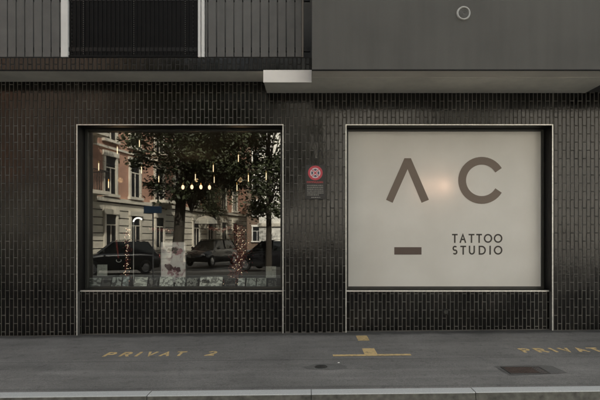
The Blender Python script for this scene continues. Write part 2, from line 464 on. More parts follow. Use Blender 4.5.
def shop_window(a, b, name_label):
    win = empty('shop_window', (0,0,0)); win.parent = bld; win['label'] = name_label
    # reveal lining : thin black sheet metal boxes on the sides and top of the recess
    mb = MB(); t = .012
    mb.box((a+.0005,.006,WB),(a+t,GY+.05,WT-.0005)); mb.box((b-t,.006,WB),(b-.0005,GY+.05,WT-.0005))
    mb.box((a+t,.006,WT-t),(b-t,GY+.05,WT-.0005))
    mb.box((a+t,.2,WB-.3),(b-t,GY+.05,WB-.006))
    mb.build('reveal', M['black'], win)
    # narrow returns beside the apron
    # sill
    mb = MB(); mb.bbox((a+t,.098,WB-.004),(b-t,GY+.06,WB+.012),.002); mb.build('sill', M['black'], win)
    # steel edging : two uprights to the ground, head, and sill nosing
    mb = MB(); s = .017
    mb.bbox((a-s/2,-.009,gz(a)+.002),(a+s/2,.0055,WT+s/2),.0015)
    mb.bbox((b-s/2,-.009,gz(b)+.002),(b+s/2,.0055,WT+s/2),.0015)
    mb.bbox((a+s/2+.0005,-.009,WT-s/2),(b-s/2-.0005,.0055,WT+s/2),.0015)
    mb.bbox((a+.0125,.078,WB-.010),(b-.0125,.097,WB+.0135),.0015)
    mb.build('edge_trim', M['steel'], win)
    # frame
    f = .045; mb = MB(); y0, y1 = GY-.02, GY+.045
    A, B, Z0, Z1 = a+t+.001, b-t-.001, WB+.013, WT-t-.001
    mb.bbox((A,y0,Z0),(A+f,y1,Z1),.003); mb.bbox((B-f,y0,Z0),(B,y1,Z1),.003)
    mb.bbox((A+f,y0,Z1-f*.8),(B-f,y1,Z1),.003); mb.bbox((A+f,y0,Z0),(B-f,y1,Z0+f),.003)
    mb.build('frame', M['frame'], win)
    return win, (A+f, B-f, Z0+f, Z1-f*.8)
w1, g1 = shop_window(WX0, WX1, 'left shop window with clear reflecting glass')
w2, g2 = shop_window(VX0, VX1, 'right shop window covered by pale frosted film with brown lettering')
mb = MB(); mb.box((g1[0]-.005,GY,g1[2]-.005),(g1[1]+.005,GY+.010,g1[3]+.005)); mb.build('glass', M['glass'], w1)
mb = MB(); mb.add([(g2[0]-.005,GY+.004,g2[2]-.005),(g2[1]+.005,GY+.004,g2[2]-.005),(g2[1]+.005,GY+.004,g2[3]+.005),(g2[0]-.005,GY+.004,g2[3]+.005)],[(0,1,2,3)])
mb.build('frosted_film', M['film'], w2)
# thin clear bead line at left of glass handled by frame

for (x, y) in ((102.3,270.3),(271,272)):
    p = P(x, y, GY+.014); mb = MB(); mb.box((p.x-.085,GY+.011,p.z-.095),(p.x+.085,GY+.0125,p.z+.095)); mb.build('sticker', mat('pale sticker', (.34,.34,.32), .6, noise=(30,.25,3)), w1)
# lettering on the film
LY = GY+.002
def wf(x, z, k): return (x, LY-.002*k, z)
def px(x, y): p = P(x, y, LY); return (p.x, p.z)
mb = MB()
V = [px(386,199.8), px(392.6,202.8), px(407.6,169.2), px(421.6,202.8), px(428.9,199.8), px(410.9,158.2), px(404.4,158.2)]
n = len(V)
mb.add([wf(v[0],v[1],1) for v in V]+[wf(v[0],v[1],0) for v in V],
       [(0,1,2,6),(2,5,6),(2,3,4,5)]+[(i,(i+1)%n,n+(i+1)%n,n+i) for i in range(n)])
mb.build('letter', M['brown'], w2)
cx, cz = px(481.7,180.4); sc = (GY+D)/FP
vs, fs = stroke_poly([(cx+19.6*sc*cos(R(t)), cz+19.6*sc*sin(R(t))) for t in [31+(329-31)*k/40 for k in range(41)]], 7.8*sc)
mb = MB(); mb.add([wf(v[0],v[1],1) for v in vs], fs); mb.build('letter', M['brown'], w2)
a = px(394.3,254.6); b = px(421.5,247.2)
mb = MB(); mb.box((a[0],LY-.002,a[1]),(b[0],LY,b[1])); mb.build('dash', mat('dark brown vinyl', (.085,.056,.044), .5), w2)
mb = MB()
for row, (yt, yb) in (('TATTOO',(233.9,242.9)),('STUDIO',(245.7,254.7))):
    xs = dict(TATTOO=[(90,132),(147,196),(214,258),(272,315),(328,392),(403,468)], STUDIO=[(92,132),(152,196),(216,262),(290,344),(369,383),(403,468)])[row]
    for ch, (u, v) in zip(row, xs):
        p0 = px(440+u/7.5, yb); p1 = px(440+v/7.5, yt)
        glyph(mb, ch, p0[0], p1[0], p0[1], p1[1], 1.45*sc, wf)
mb.build('lettering', mat('dark lettering vinyl', (.035,.028,.022), .5), w2)

# soffits, canopy, bay, balcony ------------------------------------------------
HB = 4.066; BY = -.494       # balcony
cl, crr = (267-XV)/62, (585-XV)/62
balc = MB(); balc.box((-12,BY+.012,HB+.002),(.03,.3,HB+.19)); balc = balc.build('balcony', M['grout2'], bld)
mb = MB(); mb.box((-12,BY+.013,HB-.012),(.0275,-.002,HB+.0015)); mb.build('balcony_soffit', M['soffit'], balc)
mb = MB(); mb.box((-12,BY-.001,HB-.0125),(cl-.008,BY+.0118,HB+.0035)); mb.build('shade_lip', M['screen'], balc)  # added dark lip, hides the brightly lit front edge of the soffit
t = MB(); rnd = []
tiles(t, -12, .0275, HB+.004, HB+.188, BY+.012, rnd, .03)
to = t.build('tile_facing', M['tile'], balc, fix=False); at = to.data.attributes.new('tile_rand','FLOAT','FACE'); at.data.foreach_set('value', rnd)
zb = HB+.192
def bx(xp): return (xp-XV)/FP*(BY+D)
# boards
RT = 5.28
mb = MB(); pitch = 8.72/FP*(BY+D)
def boards(x0p, x1p, phase):
    x = phase; k = 0
    while x > bx(x0p): x -= pitch
    while x < bx(x1p):
        a = max(x+.008, bx(x0p)); b = min(x+pitch-.008, bx(x1p))
        if b-a > .02:
            j = random.uniform(-.002,.002)
            mb.bbox((a, BY+j, zb+.006), (b, BY+.022+j, RT), .003)
        x += pitch
boards(-420, 60.3, bx(7.3)); mb.build('railing_boards', M['board'], balc)
mb = MB(); boards(205.5, 301.5, bx(207.8)); mb.build('railing_boards', M['board'], balc)
mb = MB(); mb.box((-12,BY+.024,zb+.1),(.0,BY+.06,zb+.16)); mb.box((-12,BY+.024,RT-.16),(.0,BY+.06,RT-.1)); mb.bbox((-12,BY-.01,RT+.003),(.0,BY+.07,RT+.04),.004)
mb.build('railing_rail', M['black'], balc)
for (a, b) in ((61,68),(198,200.6),(201.4,204.6)):
    mb = MB(); mb.bbox((bx(a),BY-.008,zb+.003),(bx(b),BY+.05,RT+.0025),.003)
    mb.build('railing_post', M['post'], balc)
mb = MB(); mb.bbox((bx(301.8),BY,zb+.003),(bx(303.6),BY+.05,RT+.002),.003); mb.build('railing_post', mat('brown end post', (.16,.14,.115), .6), balc)
# dark ribbed screen panel in the middle of the railing
mb = MB(); mb.box((bx(68.4),BY+.03,zb+.004),(bx(197.6),BY+.04,RT))
x = bx(70)
while x < bx(197): mb.bbox((x,BY+.016,zb+.04),(x+.014,BY+.0295,RT),.002); x += pitch/2
mb.bbox((bx(68.4),BY+.004,zb+.004),(bx(197.6),BY+.0285,zb+.035),.003)
scr = mb.build('screen_panel', M['screen'], balc)
mb = MB()
for xp in (71.5, 83, 133.5, 185, 193):
    z = zb+.06
    while z < RT-.02:
        r = .0035 if xp in (71.5,193) else .005
        mb.bbox((bx(xp)-r,BY+.010,z-r*1.3),(bx(xp)+r,BY+.0155,z+r*1.3),.001); z += .0315 if r > .004 else .06
mb.build('rivets', M['rivet'], scr)

# dropped canopy box and bay
CZ = 3.873; CY = -.532; BAYY = -1.03; BX = .028
mb = MB(); mb.box((cl,CY+.012,CZ),(BX-.001,.0-.002,HB-.0125)); mb.box((BX+.0,BAYY+.30,CZ),(crr,-.002,HB+.06)); can = mb.build('canopy', M['soffit'], bld)
mb = MB(); mb.bbox((cl-.006,CY-.004,CZ-.006),(BX-.002,CY+.0115,HB-.0135),.002); mb.build('fascia', M['fascia'], can)
mb = MB()
mb.box((BX,BAYY,CZ+.012),(12,.3,8.2))
bay = mb.build('bay', M['render'], bld)
mb = MB(); mb.box((BX+.001,BAYY+.03,CZ+.003),(crr,BAYY+.299,CZ+.0115)); mb.build('bay_soffit', mat('bay soffit paint', (.68,.65,.58), .8, noise=(1.4,.14,6), bump=(120,.25,.002)), bay)
mb = MB(); mb.box((BX+.0,BAYY-.004,CZ-.002),(12,BAYY+.028,CZ+.0115)); mb.build('shade_lip', M['black'], bay)  # black lip at the drip edge, paints in the shadow line under the bay
# round vent on the bay
vc = P(463.4, 13.4, BAYY); vr = 7.0/FP*(BAYY+D)
mb = MB(); mb.lathe((vc.x, BAYY, vc.z), [(vr*.74,-.001),(vr*.76,-.016),(vr*.84,-.024),(vr*.95,-.02),(vr,-.001)], 40, axis='y')
vent = mb.build('round_vent', mat('vent ring', (.42,.42,.4), .45, noise=(8,.1,3)), bay, smooth=True)
mb = MB(); mb.lathe((vc.x, BAYY, vc.z), [(0,-.003),(vr*.745,-.003)], 32, axis='y')
for r in (.18,.36,.54):
    mb.lathe((vc.x, BAYY, vc.z), [(vr*(r-.04),-.0035),(vr*(r-.03),-.009),(vr*(r+.03),-.009),(vr*(r+.04),-.0035)], 32, axis='y')
mb.build('grille', mat('vent grille', (.1,.1,.095), .6), vent)
# upper storeys
mb = MB(); mb.box((-30,.3,TOPZ+.001),(30,12,14.5)); mb.build('upper_wall', M['render'], bld)
for (zz) in (8.9, 11.6):
    for k in range(-6, 7):
        if zz < 8 : continue
        mb = MB(); X = k*3.4
        mb.box((X-.62,.27,zz),(X+.62,.296,zz+1.6)); mb.build('upper_window', mat('dark pane', (.02,.022,.025), .1) if 'pane' not in M else M['pane'], bld)
        M.setdefault('pane', bpy.data.materials['dark pane'])

# rooms behind the windows
def room(x0, x1, y1, zf, zc, m):
    mb = MB(); y0 = GY+.062; t = .05
    mb.box((x0,y1,zf),(x1,y1+t,zc)); mb.box((x0-t,y0,zf),(x0-.001,y1+t,zc)); mb.box((x1+.001,y0,zf),(x1+t,y1+t,zc))
    mb.box((x0-t,y0,zc+.001),(x1+t,y1+t,zc+t)); mb.box((x0-t,y0,zf-t),(x1+t,y1+t,zf-.001))
    return mb.build('room', m, bld)
room(-5.2, .12, 5.2, .1, 3.45, [M['dark']])
room(.2, 5.2, 2.6, .1, 3.45, [M['dark']])
mb = MB(); mb.box((-5.19,GY+.063,.101),(.119,5.19,.11)); mb.build('room_floor', M['floorwood'], bld)
# sealing strip between the outer wall and the rooms
mb = MB()
for (a, b) in ((-5.25,WX0-.001),(WX1+.001,VX0-.001),(VX1+.001,5.25)): mb.box((a,.201,.0),(b,GY+.061,3.5))
for (a, b) in ((WX0,WX1),(VX0,VX1)): mb.box((a,.201,WT+.001),(b,GY+.061,3.5))
mb.build('inner_wall', M['dark'], bld)
mb = MB(); mb.bbox((WX0+.02,GY+.065,WB-.03),(WX1-.02,.85,WB+.02),.003)
mb.build('display_ledge', M['black'], bld)
LZ = WB+.02

# small dark outlet cover under the right window
oc = P(445.4, 311.8, .09)
ov = empty('outlet_cover', (oc.x, .089, oc.z), label='small black outlet cover on the tiles below the frosted window', cat='outlet cover')
mb = MB(); mb.bbox((-.045,-.018,-.05),(.045,.0,.05),.006); mb.build('cover', M['black'], ov)
mb = MB(); mb.lathe((0,-.018,0), [(0,-.012),(.03,-.012),(.036,0)], 20, axis='y'); mb.build('cap', M['frame'], ov)

# wall plaque ---------------------------------------------------------------
pa = P(305.3, 199.3, -.012); pb = P(325.3, 164.8, -.012)
sg = empty('wall_plaque', ((pa.x+pb.x)/2, -.008, pa.z), label='small black plaque with red round emblem on the tiled pillar between the windows', cat='sign')
W_, H_ = pb.x-pa.x, pb.z-pa.z
mb = MB(); mb.bbox((-W_/2,-.012,0),(W_/2,0,H_),.002); mb.build('plate', mat('plaque black', (.02,.019,.018), .5), sg)
q = 1/62.
ez = H_-8.2*q; 
mb = MB(); mb.lathe((0,-.0121,ez), [(0,-.0008),(5.2*q,-.0008)], 32, axis='y'); em = mb.build('emblem', mat('emblem pink', (.62,.5,.52), .5), sg)
mb = MB(); mb.lathe((0,-.0121,ez), [(5.2*q,-.001),(5.4*q,-.003),(7.1*q,-.003),(7.3*q,-.0005)], 40, axis='y')
for k in range(4):
    t = R(45+90*k); vs, fs = stroke_poly([(.8*q*cos(t), ez+.8*q*sin(t)),(5.2*q*cos(t), ez+5.2*q*sin(t))], .7*q)
    mb.add([(p[0], -.0135, p[1]) for p in vs], fs)
mb.lathe((0,-.0121,ez), [(0,-.0015),(1.1*q,-.0015)], 16, axis='y')
mb.build('emblem_ring', mat('emblem red', (.48,.05,.07), .5), em)
mb = MB()
for k in range(4):
    t = R(90*k); mb.lathe((3.1*q*cos(t),-.0121,ez+3.1*q*sin(t)), [(0,-.0017),(1.05*q,-.0017)], 12, axis='y')
    for s_ in (-1,1):
        t2 = t+s_*.42; mb.lathe((3.5*q*cos(t2),-.0121,ez+3.5*q*sin(t2)), [(0,-.0016),(.5*q,-.0016)], 8, axis='y')
mb.build('emblem_marks', mat('emblem ink', (.03,.05,.09), .5), em)
random.seed(5)
mb = MB(); x = -8.4*q; z = H_-17.4*q
while x < 8.0*q:
    wd = random.uniform(1.1,1.6)*q; mb.box((x,-.0135,z-.9*q),(x+.35*q,-.0121,z+.9*q)); mb.box((x+wd-.35*q,-.0135,z-.9*q),(x+wd,-.0121,z+.9*q))
    zz = random.choice((-.8,0,.6))*q; mb.box((x+.36*q,-.0134,zz+z-.2*q),(x+wd-.36*q,-.0121,zz+z+.2*q)); x += wd+.45*q
mb.build('headline', mat('plaque red', (.42,.04,.045), .5), sg)
mb = MB()
for i in range(7):
    z = H_-(20.6+i*1.9)*q; x = -8.2*q; xe = 8.2*q if i < 5 else 3.5*q
    if i == 6: x, xe, z = -4*q, 5*q, H_-32.6*q
    while x < xe:
        wd = random.uniform(.5,2.2)*q; mb.box((x,-.0131,z-.45*q),(min(x+wd,xe),-.0121,z+.45*q)); x += wd+random.uniform(.25,.5)*q
mb.build('small_print', mat('plaque grey', (.2,.2,.18), .5), sg)

# ------------------------------------------------------------------ pavement fittings and paint
def ground_quad(mb, pts, dz):
    p = [G(*q_) for q_ in pts]; mb.add([(v.x, v.y, v.z+dz) for v in p], [tuple(range(len(p)))])
def gfn(x, y, k): return (x, y, gz(x)+.004*k)
mb = MB(); ctr = [110.9,126.4,138.6,151,165.6,180]; 
y0 = G(150,356.3).y; y1 = G(150,352.1).y; ym = 354.4
for ch, cxp in list(zip('PRIVAT', ctr))+[('2',211.2)]:
    X = G(cxp, ym).x; hw = .064; glyph(mb, ch, X-hw, X+hw, y0, y1, .036, gfn)
mb.build('parking_text', M['yellow'], label='worn yellow painted words PRIVAT 2 on the pavement left of centre', cat='road marking')
mb = MB(); y0 = G(560,352.2).y; y1 = G(560,348.2).y
for ch, cxp in zip('PRIVAT', (525,540,553,566,581,596)):
    X = G(cxp, 350.2).x; hw = .066; glyph(mb, ch, X-hw, X+hw, y0, y1, .037, gfn)
mb.build('parking_text', M['yellow'], label='worn yellow painted word PRIVAT on the pavement at the right edge', cat='road marking')
mb = MB(); a = G(333,356.6); b = G(410.5,354.4)
mb.add([gfn(a.x,a.y,1),gfn(b.x,a.y,1),gfn(b.x,a.y+.085,1),gfn(a.x,a.y+.085,1)], [(0,1,2,3)])
c0 = .715; c1 = .885; yt = G(368,348.6).y
mb.add([gfn(c0,a.y+.0851,1),gfn(c1,a.y+.0851,1),gfn(c1,yt,1),gfn(c0,yt,1)], [(0,1,2,3)])
mb.build('bay_line', M['yellow'], label='yellow painted T shaped parking line on the pavement under the frosted window', cat='road marking')
mb = MB(); ya = G(361,340.9).y; yb_ = G(361,335.9).y
mb.add([gfn(c0,ya,1),gfn(c1,ya,1),gfn(c1,yb_,1),gfn(c0,yb_,1)], [(0,1,2,3)])
mb.build('paint_dash', M['yellow'], label='short yellow painted dash close to the wall above the T shaped line', cat='road marking')

# rectangular iron cover with its patched surround
c = G(525,370.6)
x0, x1 = c.x-.225, c.x+.225; ya, yb_ = G(525,374.2).y, G(525,367.2).y
mb = MB(); mb.add([gfn(x0-.03,ya-.05,.8),gfn(x1+.2,ya+.02,.8),gfn(x1+.17,yb_+.03,.8),gfn(x1+.05,yb_+.07,.8),gfn(x0-.06,yb_+.05,.8)], [(0,1,2,3,4)])
mb.build('asphalt_patch', M['patch'], kind='structure')
mc = empty('drain_cover', (c.x,(ya+yb_)/2,gz(c.x)), label='rectangular rusty iron cover in the pavement at the right', cat='manhole cover')
hx, hy = .225, (yb_-ya)/2
mb = MB(); e = .014
mb.bbox((-hx,-hy,-.02),(hx,-hy+e,.009),.002); mb.bbox((-hx,hy-e,-.02),(hx,hy,.009),.002); mb.bbox((-hx,-hy+e,-.02),(-hx+e,hy-e,.009),.002); mb.bbox((hx-e,-hy+e,-.02),(hx,hy-e,.009),.002)
mb.build('rim', mat('iron rim', (.035,.033,.03), .6, noise=(30,.3,4)), mc)
mb = MB(); mb.box((-hx+e+.001,-hy+e+.001,-.02),(hx-e-.001,hy-e-.001,.0045))
for i in range(12):
    for j in range(6):
        X = -hx+.035+i*(2*hx-.07)/11; Y = -hy+.03+j*(2*hy-.06)/5; mb.bbox((X-.011,Y-.006,.0046),(X+.011,Y+.006,.008),.001)
mb.build('lid', mat('rusty iron', (.055,.036,.028), .75, noise=(18,.4,6)), mc)
# small round cap
c = G(321,367)
cp = empty('water_cap', (c.x,c.y,gz(c.x)), label='small round dark valve cap in the pavement below the pillar', cat='valve cap')
mb = MB(); mb.lathe((0,0,0), [(0,.004),(.05,.004),(.053,.001),(.059,.001),(.061,.006),(.075,.006),(.078,0)], 28)
mb.lathe((0,0,0), [(0,.008),(.012,.008),(.013,.004)], 10); mb.build('cap_lid', mat('dark iron', (.02,.02,.018), .6, noise=(30,.3,4)), cp)
def stain(name, pts, m, dz=.0015):
    mb = MB(); mb.add([gfn(p[0],p[1],dz/.004) for p in pts], [tuple(range(len(pts)))]); return mb.build(name, m, kind='structure')
random.seed(8)
stain('wet_patch', [(c.x+.06+.30*cos(t)*random.uniform(.75,1.25), c.y+.13*sin(t)*random.uniform(.75,1.2)) for t in [k*pi/9 for k in range(18)]], asphalt('damp asphalt', (.095,.093,.087)))

# ------------------------------------------------------------------ things in the left shop
def emis(name, col, s): return mat(name, (.8,.7,.5), .5, emit=col, estr=s)
M['tube'] = emis('warm tube glow', (1,.74,.46), .55)
M['bulb'] = emis('warm bulb glow', (1,.62,.38), .8)
M['brass'] = mat('brass', (.5,.33,.12), .3, metal=1)
RC = 3.449
GRP = 'lit tube pendants hanging in the left shop window'
pend = [(117.3,150.2,1.3,'near the upper left of the left window'),(139.4,143.5,1.6,'hung highest in the left half of the left window'),
        (98.7,166.8,1.1,'leftmost of the pendants in the left window'),(108.5,184.6,1.9,'lowest pendant at the left of the left window'),
        (141.5,170.1,2.2,'straight below the highest left pendant'),(158.8,179.1,2.6,'pendant left of the reflected tree trunk'),
        (195.4,177.2,2.4,'pendant just right of the reflected tree trunk'),(213.3,168.4,1.5,'upper of two pendants hanging in one line mid window'),
        (214.2,179.8,2.9,'lower of two pendants hanging in one line mid window'),(238.4,158.2,1.2,'highest pendant in the right half of the left window'),
        (248.4,178.2,2.0,'second pendant from the right in the left window'),(266.2,176.3,1.4,'rightmost pendant in the left window'),
        (237,187.7,2.7,'lowest pendant in the right half of the left window')]
proto = None
for (x, y, Y, lb) in pend:
    p = P(x, y, Y)
    lab = 'slim warm lit tube lamp, '+lb
    r = empty('pendant_lamp', (p.x, p.y, p.z), label=lab, cat='lamp', group=GRP)
    mb = MB(); mb.tube((0,0,-.065),(0,0,.065),.008,n=10); mb.build('lamp_tube', M['tube'], r)
    mb = MB(); mb.tube((0,0,.066),(0,0,.11),.011,n=10); mb.build('socket', M['brass'], r)
    mb = MB(); mb.tube((0,0,-.075),(0,0,-.066),.010,n=10); mb.build('end_cap', M['brass'], r)
    mb = MB(); mb.tube((0,0,.111),(0,0,RC-p.z),.002,n=5); mb.build('cord', M['black'], r)
for i, (x, y) in enumerate([(182.9,187.2),(191.9,187),(200.9,187),(209.5,187.4)]):
    p = P(x, y, 4.2)
    r = empty('globe_lamp', (p.x,p.y,p.z), label=['first','second','third','last'][i]+' from the left of the four small warm globe bulbs in the left shop', cat='lamp', group='row of small warm globe bulbs in the left shop')
    mb = MB(); mb.ball((0,0,0),.038,12,8,(1,1,1.5)); mb.build('bulb', M['bulb'], r, smooth=True)
    mb = MB(); mb.tube((0,0,.058),(0,0,.1),.016); mb.build('socket', M['brass'], r)
    mb = MB(); mb.tube((0,0,.101),(0,0,RC-p.z),.003,n=5); mb.build('cord', M['black'], r)
# a soft light inside the shop belongs to those bulbs
for (x, Y, s) in ((120,1.8,2.2),(196,3.6,3.5),(240,1.8,2.2)):
    p = P(x, 180, Y); ld = bpy.data.lights.new('pendant_light','POINT'); ld.energy = s*.35; ld.color = (1,.62,.33); ld.shadow_soft_size = .05
    lo = bpy.data.objects.new('pendant_light', ld); C.objects.link(lo); lo.location = p

# poster board
def poster_mat():
    m = mat('poster print', (.5,.46,.46), .5); n = m.node_tree.nodes; l = m.node_tree.links; b = n['Principled BSDF']
    tc = n.new('ShaderNodeTexCoord'); t = n.new('ShaderNodeTexNoise'); t.inputs['Scale'].default_value = 9; t.inputs['Detail'].default_value = 4; t.inputs['Distortion'].default_value = 1.2
    l.new(tc.outputs['Object'], t.inputs[0]); cr = n.new('ShaderNodeValToRGB'); E_ = cr.color_ramp.elements
    E_[0].position = .34; E_[0].color = (.45,.3,.33,1); E_[1].position = .46; E_[1].color = (.78,.71,.72,1)
    e = E_.new(.7); e.color = (.85,.82,.82,1)
    l.new(t.outputs[0], cr.inputs[0]); l.new(cr.outputs[0], b.inputs['Base Color'])
    b.inputs['Emission Strength'].default_value = 0
    return m
pY = .62
a = P(160.5,283,pY); b = P(186.3,241.5,pY)
po = empty('poster_board', ((a.x+b.x)/2,pY,a.z), label='framed pale pink printed poster standing in the left shop window', cat='poster')
w_ = (b.x-a.x)/2; h_ = b.z-a.z
mb = MB(); mb.box((-w_+.012,-.004,.012),(w_-.012,.01,h_-.012)); pr = mb.build('print', poster_mat(), po)
random.seed(77)
for (cx_, cz_, n_, sp_, ink) in ((-.1,.80,14,.045,(.06,.05,.055)),(.3,.74,7,.04,(.4,.2,.24)),(-.25,.36,14,.045,(.10,.05,.06)),(.3,.33,14,.045,(.13,.06,.08)),(0,.24,9,.08,(.4,.22,.26))):
    mb = MB()
    for k in range(n_):
        px_ = cx_*w_+random.gauss(0,sp_*.8); pz_ = cz_*h_+random.gauss(0,sp_*.45); r_ = random.uniform(.015,.042); t_ = random.uniform(0,pi)
        px_ = max(-w_+.05, min(w_-.05, px_))
        mb.add([(px_+r_*cos(a_)*cos(t_)-r_*.65*sin(a_)*sin(t_), -.0045-.0002*k, pz_+r_*cos(a_)*sin(t_)+r_*.65*sin(a_)*cos(t_)) for a_ in [j*pi/5 for j in range(10)]], [tuple(range(10))])
    mb.build('drawing', mat('printed ink', ink, .6), pr)
mb = MB()
mb.bbox((-w_,-.01,0),(-w_+.012,.012,h_),.002); mb.bbox((w_-.012,-.01,0),(w_,.012,h_),.002); mb.bbox((-w_+.012,-.01,0),(w_-.012,.012,.012),.002); mb.bbox((-w_+.012,-.01,h_-.012),(w_-.012,.012,h_),.002)
mb.build('frame', mat('poster frame', (.06,.06,.055), .5), po)
# row of printed cards and books along the ledge
random.seed(21)
cards = [(86.5,100,278.5,(.3,.32,.3),'grey patterned card at the left end of the window ledge',.3),
 (101,110,279,(.06,.06,.055),'dark card second from the left end of the window ledge',.6),
 (111,120.5,277.8,(.34,.36,.34),'pale grey card right of the dark card on the left of the ledge',.4),
 (122,128,277.3,(.4,.46,.47),'narrow bluish card below the left string of fairy lights',.2),
 (133.5,146.5,277.6,(.62,.63,.58),'bright white card left of the thin dark booklets',.15),
 (148,152,278.4,(.16,.15,.14),'left one of two thin dark upright booklets on the ledge',.5),
 (153,157,278.4,(.1,.1,.1),'right one of two thin dark upright booklets on the ledge',.5),
 (159,173,277.2,(.6,.61,.57),'white card in front of the left part of the pink poster',.2),
 (174.5,184.5,277.8,(.5,.51,.48),'light card in front of the right corner of the pink poster',.35),
 (186,197,278.6,(.2,.2,.18),'speckled grey booklet right of the pink poster',.7),
 (199,222,277.4,(.6,.6,.56),'long white strip card, widest on the window ledge',.25),
 (224,235,278.6,(.08,.075,.07),'dark booklet right of the long white strip card',.6),
 (237.5,244.5,278.6,(.5,.52,.5),'small pale card below the right string of fairy lights',.2),
 (246,255.5,278.6,(.3,.32,.3),'left one of two grey cards at the right of the ledge',.15),
 (256.5,266,278.6,(.28,.3,.28),'right one of two grey cards at the right of the ledge',.15),
 (268,277,279.2,(.09,.09,.085),'dark booklet at the right end of the window ledge',.5)]
def card_mat(col, amt):
    col = tuple(min(.85, c_*1.35) for c_ in col)
    m = mat('card print', col, .55); n = m.node_tree.nodes; l = m.node_tree.links; b = n['Principled BSDF']
    tc = n.new('ShaderNodeTexCoord'); t = n.new('ShaderNodeTexNoise'); t.inputs['Scale'].default_value = 17; t.inputs['Detail'].default_value = 2; t.inputs['Distortion'].default_value = .8
    mp = n.new('ShaderNodeMapping'); mp.inputs['Location'].default_value = (random.uniform(0,50),random.uniform(0,50),random.uniform(0,50)); mp.inputs['Scale'].default_value = (random.uniform(.5,1.6),1,random.uniform(.5,1.8))
    l.new(tc.outputs['Object'], mp.inputs[0]); l.new(mp.outputs[0], t.inputs[0]); cr = n.new('ShaderNodeValToRGB'); E_ = cr.color_ramp.elements
    E_[0].position = .47; E_[0].color = (*[c_*max(.08,.55-amt) for c_ in col],1); E_[1].position = .53; E_[1].color = (*col,1)
    l.new(t.outputs[0], cr.inputs[0]); l.new(cr.outputs[0], b.inputs['Base Color']); return m
for (xa, xb, yt, col, lb, amt) in cards:
    Y = .42; a = P(xa, 286, Y); b = P(xb, yt, Y); h = max(.08, b.z-LZ)
    cw = (b.x-a.x)/2; o = empty('display_card', ((a.x+b.x)/2, Y, LZ+.001), random.uniform(-.06,.06), label=lb, cat='card', group='printed cards and booklets along the window ledge')
    mb = MB(); t = .006; k = .35; hh = h*1.02
    mb.add([(-cw,0,0),(cw,0,0),(cw,t,0),(-cw,t,0),(-cw+.006,hh*k,hh),(cw,hh*k,hh),(cw,hh*k+t,hh),(-cw+.006,hh*k+t,hh)],
           [(0,3,2,1),(4,5,6,7),(0,1,5,4),(1,2,6,5),(2,3,7,6),(3,0,4,7)])
    mb.build('sheet', card_mat(col, amt), o)
    mb = MB(); mb.add([(-cw*.3,hh*k*.5+t,hh*.5),(cw*.3,hh*k*.5+t,hh*.5),(cw*.3,hh*k+.05,0),(-cw*.3,hh*k+.05,0)], [(0,1,2,3)])
    if 'white strip' in lb:
        mk = MB()
        for i in range(5): mk.box((-cw+.05+i*.025,-.002+hh*k*.3,hh*.42),(-cw+.066+i*.025,hh*k*.3+.004,hh*.75))
        mk.build('printing', M['black'], o)
# strings of fairy lights with red garland
M['fairy'] = emis('fairy light glow', (1,.68,.45), .55)
M['red'] = mat('red garland', (.22,.03,.025), .6, noise=(40,.5,3))
def strand(pts, wid, n_l, n_leaf, label, Y, seed):
    random.seed(seed)
    base = P(*pts[0], Y); o = empty('light_garland', base, label=label, cat='fairy lights', group='strings of fairy lights in the left shop')
    Q = [P(*p, Y)-base for p in pts]
    def along(t):
        t *= len(Q)-1; i = min(int(t), len(Q)-2); return Q[i].lerp(Q[i+1], t-i)
    mb = MB(); mb.path([along(k/24.)+Vector((random.gauss(0,wid*.3),random.gauss(0,.02),0)) for k in range(25)], .003, 5); mb.build('cable', M['black'], o)
    mb = MB()
    for k in range(n_l):
        c_ = along(random.random())+Vector((random.gauss(0,wid*.55),random.gauss(0,.03),random.gauss(0,.01))); mb.ball(c_, .0065, 6, 4)
    mb.build('fairy_bulbs', M['fairy'], o)
    mb = MB()
    for k in range(n_leaf):
        c_ = along(random.random())+Vector((random.gauss(0,wid*.6),random.gauss(0,.04),random.gauss(0,.015)))
        u = Vector((random.gauss(0,1),random.gauss(0,1),random.gauss(0,1))).normalized()*.02; v = u.orthogonal().normalized()*.009
        mb.add([c_-u, c_+v, c_+u, c_-v], [(0,1,2,3)])
    mb.build('garland_leaves', M['red'], o, fix=False)
strand([(127,283),(127.5,228)], .05, 42, 160, 'string of warm fairy lights hanging over the left reflected car', 1.0, 1)
strand([(232,284),(239,262),(241,245),(238,226)], .12, 100, 1500, 'red garland with many warm fairy lights in the right half of the left shop', 1.3, 2)
strand([(150,229),(172,231)], .03, 5, 200, 'short red garland swag behind the reflected blue street plate', 1.4, 3)
strand([(208,228),(222,230),(236,226)], .03, 8, 260, 'long red garland swag right of the poster in the left shop', 1.5, 4)
# arched white lamp
b0 = P(133.5,284,1.1); lp = empty('arc_lamp', (b0.x,1.1,LZ-.5), label='slim white arched lamp glowing in the left shop', cat='lamp')
tz = P(133,222,1.1).z-(LZ-.5)
mb = MB(); mb.tube((0,0,0),(0,0,tz-.02),.008); mb.lathe((0,0,0),[(0,.02),(.12,.02),(.13,0)],20); mb.build('stand', M['post'], lp)
mb = MB(); mb.path([(.085-.085*cos(R(t)),0,tz+.075*sin(R(t))) for t in range(0,150,12)], .014, 8); mb.build('light_arc', emis('white arc glow',(1,.95,.88),.6), lp)
# dome shade
p = P(206,220,3.4); ds = empty('dome_pendant', p, label='wide white shaded pendant lamp in the middle of the left shop', cat='lamp')
mb = MB(); mb.lathe((0,0,0),[(.26,-.08),(.25,-.03),(.18,.05),(.06,.09),(.02,.1)],28); mb.build('lamp_shade', emis('lit shade',(1,.93,.8),.06), ds, smooth=True)
mb = MB(); mb.tube((0,0,.1),(0,0,RC-p.z),.004,n=5); mb.build('cord', M['black'], ds)
